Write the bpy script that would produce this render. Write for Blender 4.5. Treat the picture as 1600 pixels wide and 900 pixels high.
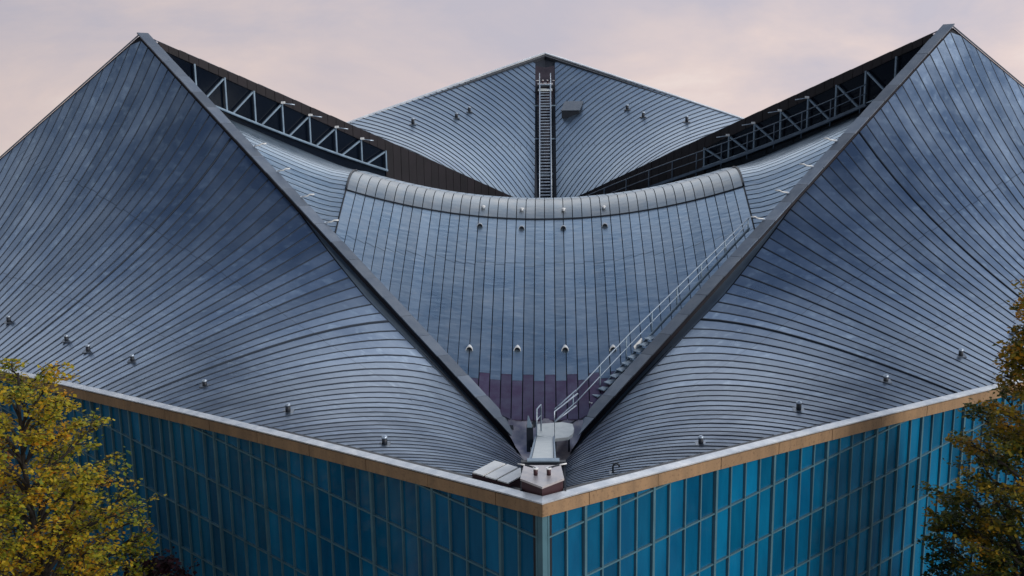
import bpy, math, random
from mathutils import Vector, Matrix, noise as mnoise

for o in list(bpy.data.objects):
    bpy.data.objects.remove(o, do_unlink=True)
scene = bpy.context.scene
COL = scene.collection
K = 0.633                     # drawing units -> metres
random.seed(11)
R2 = math.sqrt(2.0)

# ------------------------------------------------------------------ camera
YAW, PITCH, ROLL = math.radians(-1.455), math.radians(17.2), math.radians(-0.831)
CAM = Vector((0.416, -64.176, 31.789))
cyw, syw, cp, sp = math.cos(YAW), math.sin(YAW), math.cos(PITCH), math.sin(PITCH)
FWD = Vector((syw * cp, cyw * cp, -sp))
RGT0 = Vector((cyw, -syw, 0.0))
UP0 = RGT0.cross(FWD)
RGT = RGT0 * math.cos(ROLL) + UP0 * math.sin(ROLL)
UPV = -RGT0 * math.sin(ROLL) + UP0 * math.cos(ROLL)
cd = bpy.data.cameras.new("camera")
cd.sensor_width = 36.0
cd.lens = 36.0 * 2448.2 / 1600.0
cd.clip_end = 3000.0
cam = bpy.data.objects.new("camera", cd)
COL.objects.link(cam)
m3 = Matrix((RGT, UPV, -FWD)).transposed()
cam.matrix_world = Matrix.Translation(CAM * K) @ m3.to_4x4()
scene.camera = cam

# ------------------------------------------------------------------ sky and sun
SUN_DIR = Vector((0.78, -0.46, 0.42)).normalized()     # towards the sun
world = bpy.data.worlds.new("World")
scene.world = world
world.use_nodes = True
wt = world.node_tree
wt.nodes.clear()
def wn(t, **kw):
    n = wt.nodes.new(t)
    for k, v in kw.items():
        setattr(n, k, v)
    return n
w_out = wn('ShaderNodeOutputWorld')
w_bg = wn('ShaderNodeBackground')
w_bg.inputs['Strength'].default_value = 0.1
w_sky = wn('ShaderNodeTexSky', sky_type='NISHITA', sun_disc=False)
w_sky.sun_elevation = math.asin(SUN_DIR.z)
w_sky.sun_rotation = math.atan2(SUN_DIR.x, SUN_DIR.y)
w_tc = wn('ShaderNodeTexCoord')
w_sep = wn('ShaderNodeSeparateXYZ')
wt.links.new(w_tc.outputs['Generated'], w_sep.inputs[0])
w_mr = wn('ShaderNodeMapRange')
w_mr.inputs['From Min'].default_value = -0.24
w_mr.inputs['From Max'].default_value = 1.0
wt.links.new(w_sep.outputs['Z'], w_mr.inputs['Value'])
w_map = wn('ShaderNodeMapping')
w_map.inputs['Scale'].default_value = (1.0, 1.0, 2.6)
wt.links.new(w_tc.outputs['Generated'], w_map.inputs['Vector'])
w_n1 = wn('ShaderNodeTexNoise')
w_n1.inputs['Scale'].default_value = 4.6
w_n1.inputs['Detail'].default_value = 9.0
w_n1.inputs['Roughness'].default_value = 0.58
w_n1.inputs['Distortion'].default_value = 0.35
wt.links.new(w_map.outputs[0], w_n1.inputs['Vector'])
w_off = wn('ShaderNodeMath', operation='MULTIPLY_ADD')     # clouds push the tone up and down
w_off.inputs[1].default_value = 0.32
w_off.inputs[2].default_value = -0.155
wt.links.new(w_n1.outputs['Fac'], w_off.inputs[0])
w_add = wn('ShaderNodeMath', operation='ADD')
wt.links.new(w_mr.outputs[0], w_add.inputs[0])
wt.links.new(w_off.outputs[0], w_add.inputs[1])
w_ramp = wn('ShaderNodeValToRGB')  # bright low band and dark zenith added to shape the roof reflections
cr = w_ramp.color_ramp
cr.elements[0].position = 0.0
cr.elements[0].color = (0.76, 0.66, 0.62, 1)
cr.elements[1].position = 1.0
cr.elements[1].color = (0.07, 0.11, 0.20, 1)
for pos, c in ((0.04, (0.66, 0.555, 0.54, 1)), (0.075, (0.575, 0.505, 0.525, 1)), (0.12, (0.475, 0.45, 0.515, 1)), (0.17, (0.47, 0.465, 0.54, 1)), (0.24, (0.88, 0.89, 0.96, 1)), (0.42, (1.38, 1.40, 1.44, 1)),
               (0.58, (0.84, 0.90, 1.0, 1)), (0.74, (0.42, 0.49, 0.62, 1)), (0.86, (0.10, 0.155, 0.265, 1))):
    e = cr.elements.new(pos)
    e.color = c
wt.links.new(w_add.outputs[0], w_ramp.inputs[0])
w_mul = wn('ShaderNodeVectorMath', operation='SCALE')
w_glow = wn('ShaderNodeMath', operation='MULTIPLY_ADD')      # sky behind the building, brightened to lift the lower roof reflections
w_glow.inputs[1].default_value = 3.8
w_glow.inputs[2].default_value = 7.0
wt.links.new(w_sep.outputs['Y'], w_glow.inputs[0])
w_glow2 = wn('ShaderNodeMath', operation='MULTIPLY_ADD')     # and brightened on the sun's side, leaving the left wall darker
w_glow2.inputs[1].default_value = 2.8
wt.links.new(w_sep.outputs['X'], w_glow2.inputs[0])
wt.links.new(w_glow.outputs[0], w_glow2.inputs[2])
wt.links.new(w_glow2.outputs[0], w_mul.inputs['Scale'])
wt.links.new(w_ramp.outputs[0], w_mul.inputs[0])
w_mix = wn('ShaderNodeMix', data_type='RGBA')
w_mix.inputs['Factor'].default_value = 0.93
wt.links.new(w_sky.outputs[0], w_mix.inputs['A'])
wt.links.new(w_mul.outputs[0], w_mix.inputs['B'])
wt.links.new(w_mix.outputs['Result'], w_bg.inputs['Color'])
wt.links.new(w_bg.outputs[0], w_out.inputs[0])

sl = bpy.data.lights.new("sun", 'SUN')
sl.energy = 1.5
sl.angle = math.radians(14)
sl.color = (1.0, 0.95, 0.90)
sun = bpy.data.objects.new("sun", sl)
COL.objects.link(sun)
sun.rotation_euler = (-SUN_DIR).to_track_quat('-Z', 'Y').to_euler()
sun.location = (30, -20, 60)

vs = scene.view_settings
vs.view_transform = 'Standard'
vs.look = 'None'
vs.exposure = 0.16
vs.gamma = 1.0
scene.render.engine = 'CYCLES'

# ------------------------------------------------------------------ materials
def mat(name, base, rough=0.5, metal=0.0, var=0.0, var_scale=1.0, var2=None, bump=0.0, bump_scale=20.0, rnd=0.0,
        spec=0.5, stretch=None, speck=0.0, speck_scale=60.0, speck_col=None, rough_var=0.0, uvline=None, ripple=0.0, attr=None):
    m = bpy.data.materials.new(name)
    m.use_nodes = True
    nt = m.node_tree
    b = nt.nodes['Principled BSDF']
    b.inputs['Roughness'].default_value = rough
    b.inputs['Metallic'].default_value = metal
    b.inputs['Specular IOR Level'].default_value = spec
    L = nt.links.new
    geo = nt.nodes.new('ShaderNodeNewGeometry')
    pos = geo.outputs['Position']
    if stretch:
        mp = nt.nodes.new('ShaderNodeMapping')
        mp.inputs['Scale'].default_value = stretch
        L(pos, mp.inputs['Vector'])
        pos = mp.outputs[0]
    rgb = nt.nodes.new('ShaderNodeRGB')
    rgb.outputs[0].default_value = (*base, 1)
    col = rgb.outputs[0]
    if attr:
        at = nt.nodes.new('ShaderNodeAttribute')
        at.attribute_name = 'tint'
        rp = nt.nodes.new('ShaderNodeValToRGB')
        rp.color_ramp.elements[0].color = (*attr[0], 1)
        rp.color_ramp.elements[1].color = (*attr[-1], 1)
        for i, c in enumerate(attr[1:-1]):
            e = rp.color_ramp.elements.new((i + 1) / (len(attr) - 1))
            e.color = (*c, 1)
        L(at.outputs['Fac'], rp.inputs[0])
        col = rp.outputs[0]
    def mixcol(a, bcol, fac_socket):
        mx = nt.nodes.new('ShaderNodeMix')
        mx.data_type = 'RGBA'
        L(fac_socket, mx.inputs['Factor'])
        L(a, mx.inputs['A'])
        if isinstance(bcol, tuple):
            mx.inputs['B'].default_value = (*bcol, 1)
        else:
            L(bcol, mx.inputs['B'])
        return mx.outputs['Result']
    def remap(sock, a, b2, c=0.0, d=1.0):
        r = nt.nodes.new('ShaderNodeMapRange')
        r.inputs['From Min'].default_value = a
        r.inputs['From Max'].default_value = b2
        r.inputs['To Min'].default_value = c
        r.inputs['To Max'].default_value = d
        L(sock, r.inputs['Value'])
        return r.outputs[0]
    nz = None
    if var > 0:
        nz = nt.nodes.new('ShaderNodeTexNoise')
        nz.inputs['Scale'].default_value = var_scale
        nz.inputs['Detail'].default_value = 6
        nz.inputs['Roughness'].default_value = 0.62
        L(pos, nz.inputs['Vector'])
        c2 = var2 if var2 else tuple(min(1, c * (1 + var)) for c in base)
        col = mixcol(col, c2, remap(nz.outputs['Fac'], 0.38, 0.68))
    if speck > 0:
        n2 = nt.nodes.new('ShaderNodeTexNoise')
        n2.inputs['Scale'].default_value = speck_scale
        n2.inputs['Detail'].default_value = 3
        L(geo.outputs['Position'], n2.inputs['Vector'])
        col = mixcol(col, speck_col, remap(n2.outputs['Fac'], 0.55, 0.78, 0.0, speck))
    if uvline:
        uv = nt.nodes.new('ShaderNodeUVMap')
        sx = nt.nodes.new('ShaderNodeSeparateXYZ')
        L(uv.outputs[0], sx.inputs[0])
        tot = None
        for (v0, w) in uvline:
            s1 = nt.nodes.new('ShaderNodeMath'); s1.operation = 'SUBTRACT'
            L(sx.outputs['Y'], s1.inputs[0]); s1.inputs[1].default_value = v0
            s2 = nt.nodes.new('ShaderNodeMath'); s2.operation = 'ABSOLUTE'
            L(s1.outputs[0], s2.inputs[0])
            s3 = nt.nodes.new('ShaderNodeMath'); s3.operation = 'LESS_THAN'
            L(s2.outputs[0], s3.inputs[0]); s3.inputs[1].default_value = w
            if tot is None:
                tot = s3.outputs[0]
            else:
                mx = nt.nodes.new('ShaderNodeMath'); mx.operation = 'MAXIMUM'
                L(tot, mx.inputs[0]); L(s3.outputs[0], mx.inputs[1]); tot = mx.outputs[0]
        sc = nt.nodes.new('ShaderNodeMath'); sc.operation = 'MULTIPLY'
        L(tot, sc.inputs[0]); sc.inputs[1].default_value = 0.55
        col = mixcol(col, tuple(c * 0.35 for c in base), sc.outputs[0])
    if rnd > 0:
        oi = nt.nodes.new('ShaderNodeObjectInfo')
        hs = nt.nodes.new('ShaderNodeHueSaturation')
        L(remap(oi.outputs['Random'], 0, 1, 1 - rnd, 1 + rnd), hs.inputs['Value'])
        L(col, hs.inputs['Color'])
        col = hs.outputs[0]
    L(col, b.inputs['Base Color'])
    if rough_var > 0 and nz:
        L(remap(nz.outputs['Fac'], 0.3, 0.7, rough - rough_var, rough + rough_var), b.inputs['Roughness'])
    if bump > 0 or ripple > 0:
        last = None
        if bump > 0:
            n3 = nt.nodes.new('ShaderNodeTexNoise')
            n3.inputs['Scale'].default_value = bump_scale
            n3.inputs['Detail'].default_value = 5
            L(geo.outputs['Position'], n3.inputs['Vector'])
            bp = nt.nodes.new('ShaderNodeBump')
            bp.inputs['Strength'].default_value = bump
            bp.inputs['Distance'].default_value = 0.02
            L(n3.outputs['Fac'], bp.inputs['Height'])
            last = bp.outputs[0]
        if ripple > 0:                      # oil-canning across the sheets
            mp = nt.nodes.new('ShaderNodeMapping')
            mp.inputs['Scale'].default_value = (0.9, 2.6, 2.6)
            L(geo.outputs['Position'], mp.inputs['Vector'])
            n4 = nt.nodes.new('ShaderNodeTexNoise')
            n4.inputs['Scale'].default_value = 1.15
            n4.inputs['Detail'].default_value = 3
            n4.inputs['Distortion'].default_value = 0.1
            L(mp.outputs[0], n4.inputs['Vector'])
            b4 = nt.nodes.new('ShaderNodeBump')
            b4.inputs['Strength'].default_value = ripple
            b4.inputs['Distance'].default_value = 0.06
            L(n4.outputs['Fac'], b4.inputs['Height'])
            if last:
                L(last, b4.inputs['Normal'])
            last = b4.outputs[0]
        L(last, b.inputs['Normal'])
    return m

M = {}
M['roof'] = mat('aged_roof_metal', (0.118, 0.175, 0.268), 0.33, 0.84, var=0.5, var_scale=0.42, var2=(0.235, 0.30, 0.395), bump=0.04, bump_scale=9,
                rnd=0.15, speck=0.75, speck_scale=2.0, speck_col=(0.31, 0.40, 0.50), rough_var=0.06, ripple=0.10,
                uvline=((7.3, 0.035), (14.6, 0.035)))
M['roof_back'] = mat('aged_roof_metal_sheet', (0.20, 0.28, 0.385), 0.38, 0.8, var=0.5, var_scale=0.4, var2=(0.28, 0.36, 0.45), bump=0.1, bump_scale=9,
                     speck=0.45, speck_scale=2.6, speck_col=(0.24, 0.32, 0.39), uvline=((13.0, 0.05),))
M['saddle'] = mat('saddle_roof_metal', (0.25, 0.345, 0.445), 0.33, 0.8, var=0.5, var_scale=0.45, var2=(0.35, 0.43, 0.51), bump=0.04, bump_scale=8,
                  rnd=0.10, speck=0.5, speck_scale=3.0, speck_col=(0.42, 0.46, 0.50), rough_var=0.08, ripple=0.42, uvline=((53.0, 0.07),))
M['crest'] = mat('crest_roof_metal', (0.24, 0.29, 0.335), 0.38, 0.78, var=0.5, var_scale=0.8, var2=(0.34, 0.355, 0.36), bump=0.04, bump_scale=8,
                 rnd=0.09, ripple=0.25)
M['copper'] = mat('purple_new_copper', (0.10, 0.068, 0.13), 0.42, 0.45, var=0.4, var_scale=1.6, var2=(0.13, 0.12, 0.19), bump=0.08, rnd=0.12, ripple=0.2)
M['valley'] = mat('brown_valley_sheet', (0.035, 0.022, 0.03), 0.5, 0.3, var=0.6, var_scale=1.5, var2=(0.065, 0.045, 0.055))
M['seam'] = mat('dark_standing_seam', (0.030, 0.042, 0.062), 0.5, 0.3)
M['joint'] = mat('dark_joint', (0.018, 0.022, 0.032), 0.75)
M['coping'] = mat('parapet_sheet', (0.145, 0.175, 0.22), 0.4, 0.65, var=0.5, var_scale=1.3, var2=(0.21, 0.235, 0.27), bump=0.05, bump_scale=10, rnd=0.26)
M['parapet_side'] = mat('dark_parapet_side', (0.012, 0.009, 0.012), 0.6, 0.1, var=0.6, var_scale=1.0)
M['clad'] = mat('brown_cladding', (0.009, 0.006, 0.008), 0.6, 0.1, var=0.7, var_scale=0.8, rnd=0.25, bump=0.1)
M['gutter'] = mat('pale_gutter_sheet', (0.52, 0.56, 0.61), 0.42, 0.45, var=0.4, var_scale=1.6, var2=(0.80, 0.81, 0.82), bump=0.2, bump_scale=14, speck=0.4,
                  speck_scale=7, speck_col=(0.38, 0.41, 0.45))
M['fascia'] = mat('exposed_aggregate_fascia', (0.36, 0.225, 0.12), 0.85, 0.0, var=0.5, var_scale=1.6, stretch=(1.3, 1.3, 0.12), var2=(0.25, 0.16, 0.09), bump=0.5, bump_scale=30,
                  rnd=0.07, speck=0.75, speck_scale=11, speck_col=(0.14, 0.085, 0.05))
M['pane'] = mat('blue_spandrel_glass', (0.003, 0.088, 0.195), 0.07, 0.0, var=0.5, var_scale=0.5, stretch=(1, 1, 0.25), var2=(0.005, 0.175, 0.34), rnd=0.26, spec=0.5)  # soft vertical reflections painted into the colour as lighter streaks
M['mullion'] = mat('teal_grey_mullion', (0.085, 0.185, 0.23), 0.45, 0.2, var=0.3, var_scale=1.0)
M['darkglass'] = mat('dark_clerestory_glass', (0.004, 0.007, 0.014), 0.12, 0.0, spec=0.3)
M['steel'] = mat('painted_blue_grey_steel', (0.20, 0.27, 0.34), 0.45, 0.2, var=0.4, var_scale=2.0)
M['steel_dark'] = mat('dark_blue_steel', (0.085, 0.115, 0.155), 0.5, 0.2, var=0.4, var_scale=2.0)
M['galv'] = mat('galvanised_steel', (0.42, 0.48, 0.55), 0.38, 0.6, var=0.4, var_scale=4.0)
M['rail'] = mat('dull_galvanised_rail', (0.27, 0.33, 0.40), 0.45, 0.5, var=0.4, var_scale=4.0)
M['white'] = mat('white_painted_metal', (0.84, 0.84, 0.82), 0.4, 0.0, var=0.1, var_scale=4.0)
M['deck'] = mat('pale_gangway_sheet', (0.74, 0.77, 0.75), 0.5, 0.1, var=0.25, var_scale=3.0, var2=(0.62, 0.66, 0.65))
M['dark'] = mat('dark_metal', (0.02, 0.025, 0.035), 0.5, 0.2)
M['red'] = mat('dark_red_metal', (0.055, 0.022, 0.028), 0.5, 0.2)
M['plinth'] = mat('pinkish_lead_sheet', (0.50, 0.48, 0.50), 0.42, 0.4, var=0.5, var_scale=3.0, var2=(0.62, 0.56, 0.54), bump=0.2, bump_scale=12)
M['lead'] = mat('worn_flashing', (0.30, 0.27, 0.32), 0.3, 0.7, var=0.8, var_scale=2.2, var2=(0.52, 0.45, 0.43), bump=0.4, bump_scale=6)
M['ground'] = mat('paving_and_grass', (0.05, 0.06, 0.04), 0.9, 0.0, var=0.6, var_scale=0.12, var2=(0.10, 0.09, 0.08), bump=0.3)
M['bark'] = mat('dark_bark', (0.022, 0.018, 0.015), 0.9, 0.0, var=0.6, var_scale=4, bump=0.6, bump_scale=25)
M['bark_pale'] = mat('pale_bark', (0.22, 0.20, 0.18), 0.9, 0.0, var=0.6, var_scale=4)
def leafmat(name, cols):
    m = mat(name, (0.1, 0.1, 0.02), 0.6, 0.0, attr=cols, spec=0.25)
    nt = m.node_tree
    b = nt.nodes['Principled BSDF']
    src = b.inputs['Base Color'].links[0].from_socket
    tr = nt.nodes.new('ShaderNodeBsdfTranslucent')
    nt.links.new(src, tr.inputs['Color'])
    mx = nt.nodes.new('ShaderNodeMixShader')
    mx.inputs[0].default_value = 0.3
    nt.links.new(b.outputs[0], mx.inputs[1])
    nt.links.new(tr.outputs[0], mx.inputs[2])
    nt.links.new(mx.outputs[0], nt.nodes['Material Output'].inputs[0])
    return m
M['leaf_yellow'] = leafmat('yellow_autumn_leaf', [(0.05, 0.09, 0.012), (0.20, 0.24, 0.025), (0.47, 0.39, 0.03), (0.56, 0.33, 0.018), (0.50, 0.19, 0.016)])
M['leaf_green'] = leafmat('green_orange_autumn_leaf', [(0.018, 0.036, 0.009), (0.045, 0.07, 0.012), (0.12, 0.12, 0.015), (0.32, 0.22, 0.016), (0.48, 0.22, 0.014)])
M['leaf_maroon'] = leafmat('maroon_leaf', [(0.012, 0.005, 0.008), (0.025, 0.008, 0.014), (0.045, 0.014, 0.02)])

# ------------------------------------------------------------------ mesh helpers (drawing units, scaled by K on build)
class MB:
    def __init__(self):
        self.v, self.f, self.uv, self.sm, self.tint, self.m2 = [], [], {}, [], None, set()
    def add(self, p, uv=None):
        self.v.append((p[0], p[1], p[2]))
        if uv is not None:
            self.uv[len(self.v) - 1] = uv
        return len(self.v) - 1
    def face(self, ids, smooth=False):
        self.f.append(tuple(ids)); self.sm.append(smooth)
    def poly(self, pts, smooth=False):
        self.face([self.add(p) for p in pts], smooth)
    def hexa(self, p):       # 8 points: bottom ring 0-3, top ring 4-7
        i = [self.add(q) for q in p]
        for a in ((0, 3, 2, 1), (4, 5, 6, 7), (0, 1, 5, 4), (1, 2, 6, 5), (2, 3, 7, 6), (3, 0, 4, 7)):
            self.face([i[k] for k in a])
    def box(self, c, sx, sy, sz, ax=None):
        c = Vector(c)
        X, Y, Z = ax if ax else (Vector((1, 0, 0)), Vector((0, 1, 0)), Vector((0, 0, 1)))
        p = []
        for dz in (-.5, .5):
            for dx, dy in ((-.5, -.5), (.5, -.5), (.5, .5), (-.5, .5)):
                p.append(c + X * dx * sx + Y * dy * sy + Z * dz * sz)
        self.hexa(p)
    def bar(self, a, b, w, h, up=Vector((0, 0, 1))):
        a, b = Vector(a), Vector(b)
        Y = (b - a).normalized()
        X = Y.cross(up)
        if X.length < 1e-4:
            X = Y.cross(Vector((1, 0, 0)))
        X.normalize()
        Z = X.cross(Y)
        self.box((a + b) / 2, w, (b - a).length, h, (X, Y, Z))
    def tube(self, pts, rad, n=8, caps=True):
        pts = [Vector(p) for p in pts]
        if not isinstance(rad, (list, tuple)):
            rad = [rad] * len(pts)
        rings = []
        ref = Vector((0.31, 0.17, 0.93)).normalized()
        for i, p in enumerate(pts):
            d = (pts[min(i + 1, len(pts) - 1)] - pts[max(i - 1, 0)]).normalized()
            X = d.cross(ref)
            if X.length < 0.05:
                X = d.cross(Vector((1, 0, 0)))
            X.normalize()
            Y = d.cross(X)
            rings.append([self.add(p + (X * math.cos(2 * math.pi * k / n) + Y * math.sin(2 * math.pi * k / n)) * rad[i]) for k in range(n)])
        for a, b in zip(rings[:-1], rings[1:]):
            for k in range(n):
                self.face((a[k], a[(k + 1) % n], b[(k + 1) % n], b[k]), True)
        if caps:
            self.face(rings[0][::-1]); self.face(rings[-1])
    def grid(self, fn, us, vs, smooth=True):
        ids = [[self.add(fn(u, v)) for v in vs] for u in us]
        for i in range(len(us) - 1):
            for j in range(len(vs) - 1):
                self.face((ids[i][j], ids[i + 1][j], ids[i + 1][j + 1], ids[i][j + 1]), smooth)
    def strip(self, A, B, gap, lift, thick, uvs=None, rib=0.0):
        """a sheet between two seam polylines, set back from both by half a gap, standing proud of the base"""
        n = len(A)
        P, Q = [], []
        for i in range(n):
            a, b = Vector(A[i]), Vector(B[i])
            d = b - a
            g = min(0.45, gap / 2 / max(d.length, 1e-4))
            P.append(a + d * g + Vector((0, 0, lift)))
            Q.append(b - d * g + Vector((0, 0, lift)))
        up = [self.add(P[i], uvs[i] if uvs else None) for i in range(n)]
        uq = [self.add(Q[i], uvs[i] if uvs else None) for i in range(n)]
        dn = Vector((0, 0, -thick))
        lp = [self.add(P[i] + dn) for i in range(n)]
        lq = [self.add(Q[i] + dn) for i in range(n)]
        sp_ = [self.add(P[i]) for i in range(n)]
        sq_ = [self.add(Q[i]) for i in range(n)]
        for i in range(n - 1):
            self.face((up[i], up[i + 1], uq[i + 1], uq[i]), True)
            self.face((lp[i], lp[i + 1], sp_[i + 1], sp_[i]))
            self.face((sq_[i], sq_[i + 1], lq[i + 1], lq[i]))
        if rib > 0:             # the standing seam along the first edge, in the second material
            rw = gap * 0.40
            R = []
            for i in range(n):
                a, b = Vector(A[i]), Vector(B[i])
                d = (b - a)
                d = d.normalized() if d.length > 1e-4 else Vector((1, 0, 0))
                z0_ = Vector((0, 0, lift))
                R.append([self.add(a - d * rw - Vector((0, 0, thick * 0.8))), self.add(a - d * rw * 0.8 + z0_ + Vector((0, 0, rib))),
                          self.add(a + d * rw * 0.8 + z0_ + Vector((0, 0, rib))), self.add(a + d * rw - Vector((0, 0, thick * 0.8)))])
            for i in range(n - 1):
                for k in range(3):
                    self.face((R[i][k], R[i + 1][k], R[i + 1][k + 1], R[i][k + 1])); self.m2.add(len(self.f) - 1)
            for k in (0, n - 1):
                self.face(R[k] if k else R[k][::-1]); self.m2.add(len(self.f) - 1)
        self.face((sp_[0], sq_[0], lq[0], lp[0]))
        self.face((lp[-1], lq[-1], sq_[-1], sp_[-1]))
    def build(self, name, material, parent=None, flip_up=False):
        n = len(self.v)
        c = Vector((sum(p[0] for p in self.v) / n, sum(p[1] for p in self.v) / n, sum(p[2] for p in self.v) / n))
        me = bpy.data.meshes.new(name)
        me.from_pydata([((p[0] - c.x) * K, (p[1] - c.y) * K, (p[2] - c.z) * K) for p in self.v], [], self.f)
        me.polygons.foreach_set('use_smooth', self.sm)
        if self.uv:
            ul = me.uv_layers.new(name='UVMap')
            for l in me.loops:
                ul.data[l.index].uv = self.uv.get(l.vertex_index, (0, -99))
        if self.tint is not None:
            at = me.attributes.new('tint', 'FLOAT', 'POINT')
            at.data.foreach_set('value', self.tint)
        me.materials.append(material)
        if self.m2:
            me.materials.append(M['seam'])
            for k in self.m2:
                me.polygons[k].material_index = 1
        o = bpy.data.objects.new(name, me)
        o.location = c * K
        COL.objects.link(o)
        if parent is not None:
            o.parent = parent
            w = world_loc(parent)
            o.location = c * K - w
        return o
def world_loc(o):
    l = Vector(o.location)
    while o.parent is not None:
        o = o.parent
        l += Vector(o.location)
    return l
def tag(o, label=None, cat=None, group=None, kind=None):
    if label: o['label'] = label
    if cat: o['category'] = cat
    if group: o['group'] = group
    if kind: o['kind'] = kind
    return o
def thing(name, loc, label, cat, group=None):
    o = bpy.data.objects.new(name, None)
    o.empty_display_size = 0.3
    o.location = Vector(loc) * K
    COL.objects.link(o)
    return tag(o, label, cat, group)
def copy_tree(o, loc):
    c = o.copy(); COL.objects.link(c); c.location = Vector(loc) * K
    for ch in o.children:
        d = ch.copy(); COL.objects.link(d); d.parent = c
        for g in ch.children:
            e = g.copy(); COL.objects.link(e); e.parent = d
    return c

# ------------------------------------------------------------------ geometry of the place (drawing units)
A0 = 65.4                       # half diagonal of the square plan; near corner at the origin
LW = A0 * R2                    # wall length
TT = 31.9 / R2                  # inward distance of the saddle edge from the eave
XP = A0 - 31.9                  # half diagonal of the saddle
GZ = -26.0                      # ground level
FH = 0.72                       # fascia height
FO = 0.28                       # fascia overhang
def eave_b(s): return 1.27 - 0.128 * s - 0.00022 * s * s
def eave_t(s): return eave_b(s) + FH
def ridge_z(x, back=False): return -10.55 + 0.735 * abs(x) + (0.42 * (1 - min(1.0, abs(x) / 33.1) ** 3) if back else 0.0)     # top of the saddle parapet
def drop(u): return 0.82 - 0.64 * min(1.0, max(0.0, u))                                   # parapet height above the outer roof
def roof_z(s, t, back=False):
    v = t / TT
    u = (s - t) / (LW - 2 * t)
    ze = eave_t(u * LW) - 0.02
    zr = ridge_z(u * XP, back) - drop(u)
    return (1 - v) * ze + v * zr
class Side:                     # one of the four wall/roof quadrants
    def __init__(self, sx, back): self.sx, self.back = sx, back
    def P(self, s, t, z):
        x = self.sx * (s - t) / R2
        y = (s + t) / R2
        return Vector((x, 2 * A0 - y if self.back else y, z))
    def S(self, s, t, dz=0.0):
        return self.P(s, t, roof_z(s, t, self.back) + dz)
NW, NE, SW, SE = Side(-1, False), Side(1, False), Side(-1, True), Side(1, True)

# saddle: folded along the crest, hanging across
YC, HB, MS = 63.75, 3.25, 0.275
def saddle_s(y):
    d = abs(y - YC)
    zj = -0.92
    if d <= HB:
        return zj + MS * HB / 2 - MS * d * d / (2 * HB)
    e = d - HB
    return zj - 0.19 * e - 0.0043 * e * e
X2 = 16.2
def saddle_x(x):
    x = abs(x)
    if x <= X2:
        return 0.0100 * x * x
    g = x - X2
    return 0.0100 * X2 * X2 + 0.53 * g * g / (g + 3.0)
def saddle(x, y, dz=0.0):
    return Vector((x, y, saddle_s(y) + saddle_x(x) + dz))

# ------------------------------------------------------------------ ground
g = MB()
n = 64
cx = g.add((0, A0, GZ))
ring = [g.add((115 * math.cos(2 * math.pi * i / n), A0 - 4 + 115 * math.sin(2 * math.pi * i / n), GZ)) for i in range(n)]
for i in range(n):
    g.face((cx, ring[i], ring[(i + 1) % n]))
tag(g.build('ground', M['ground']), kind='structure')

# ------------------------------------------------------------------ the building
BLD = thing('museum_building', (0, A0, GZ), 'large blue glass walled building with swooping metal saddle roof and two tall peaks', 'building')

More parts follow.
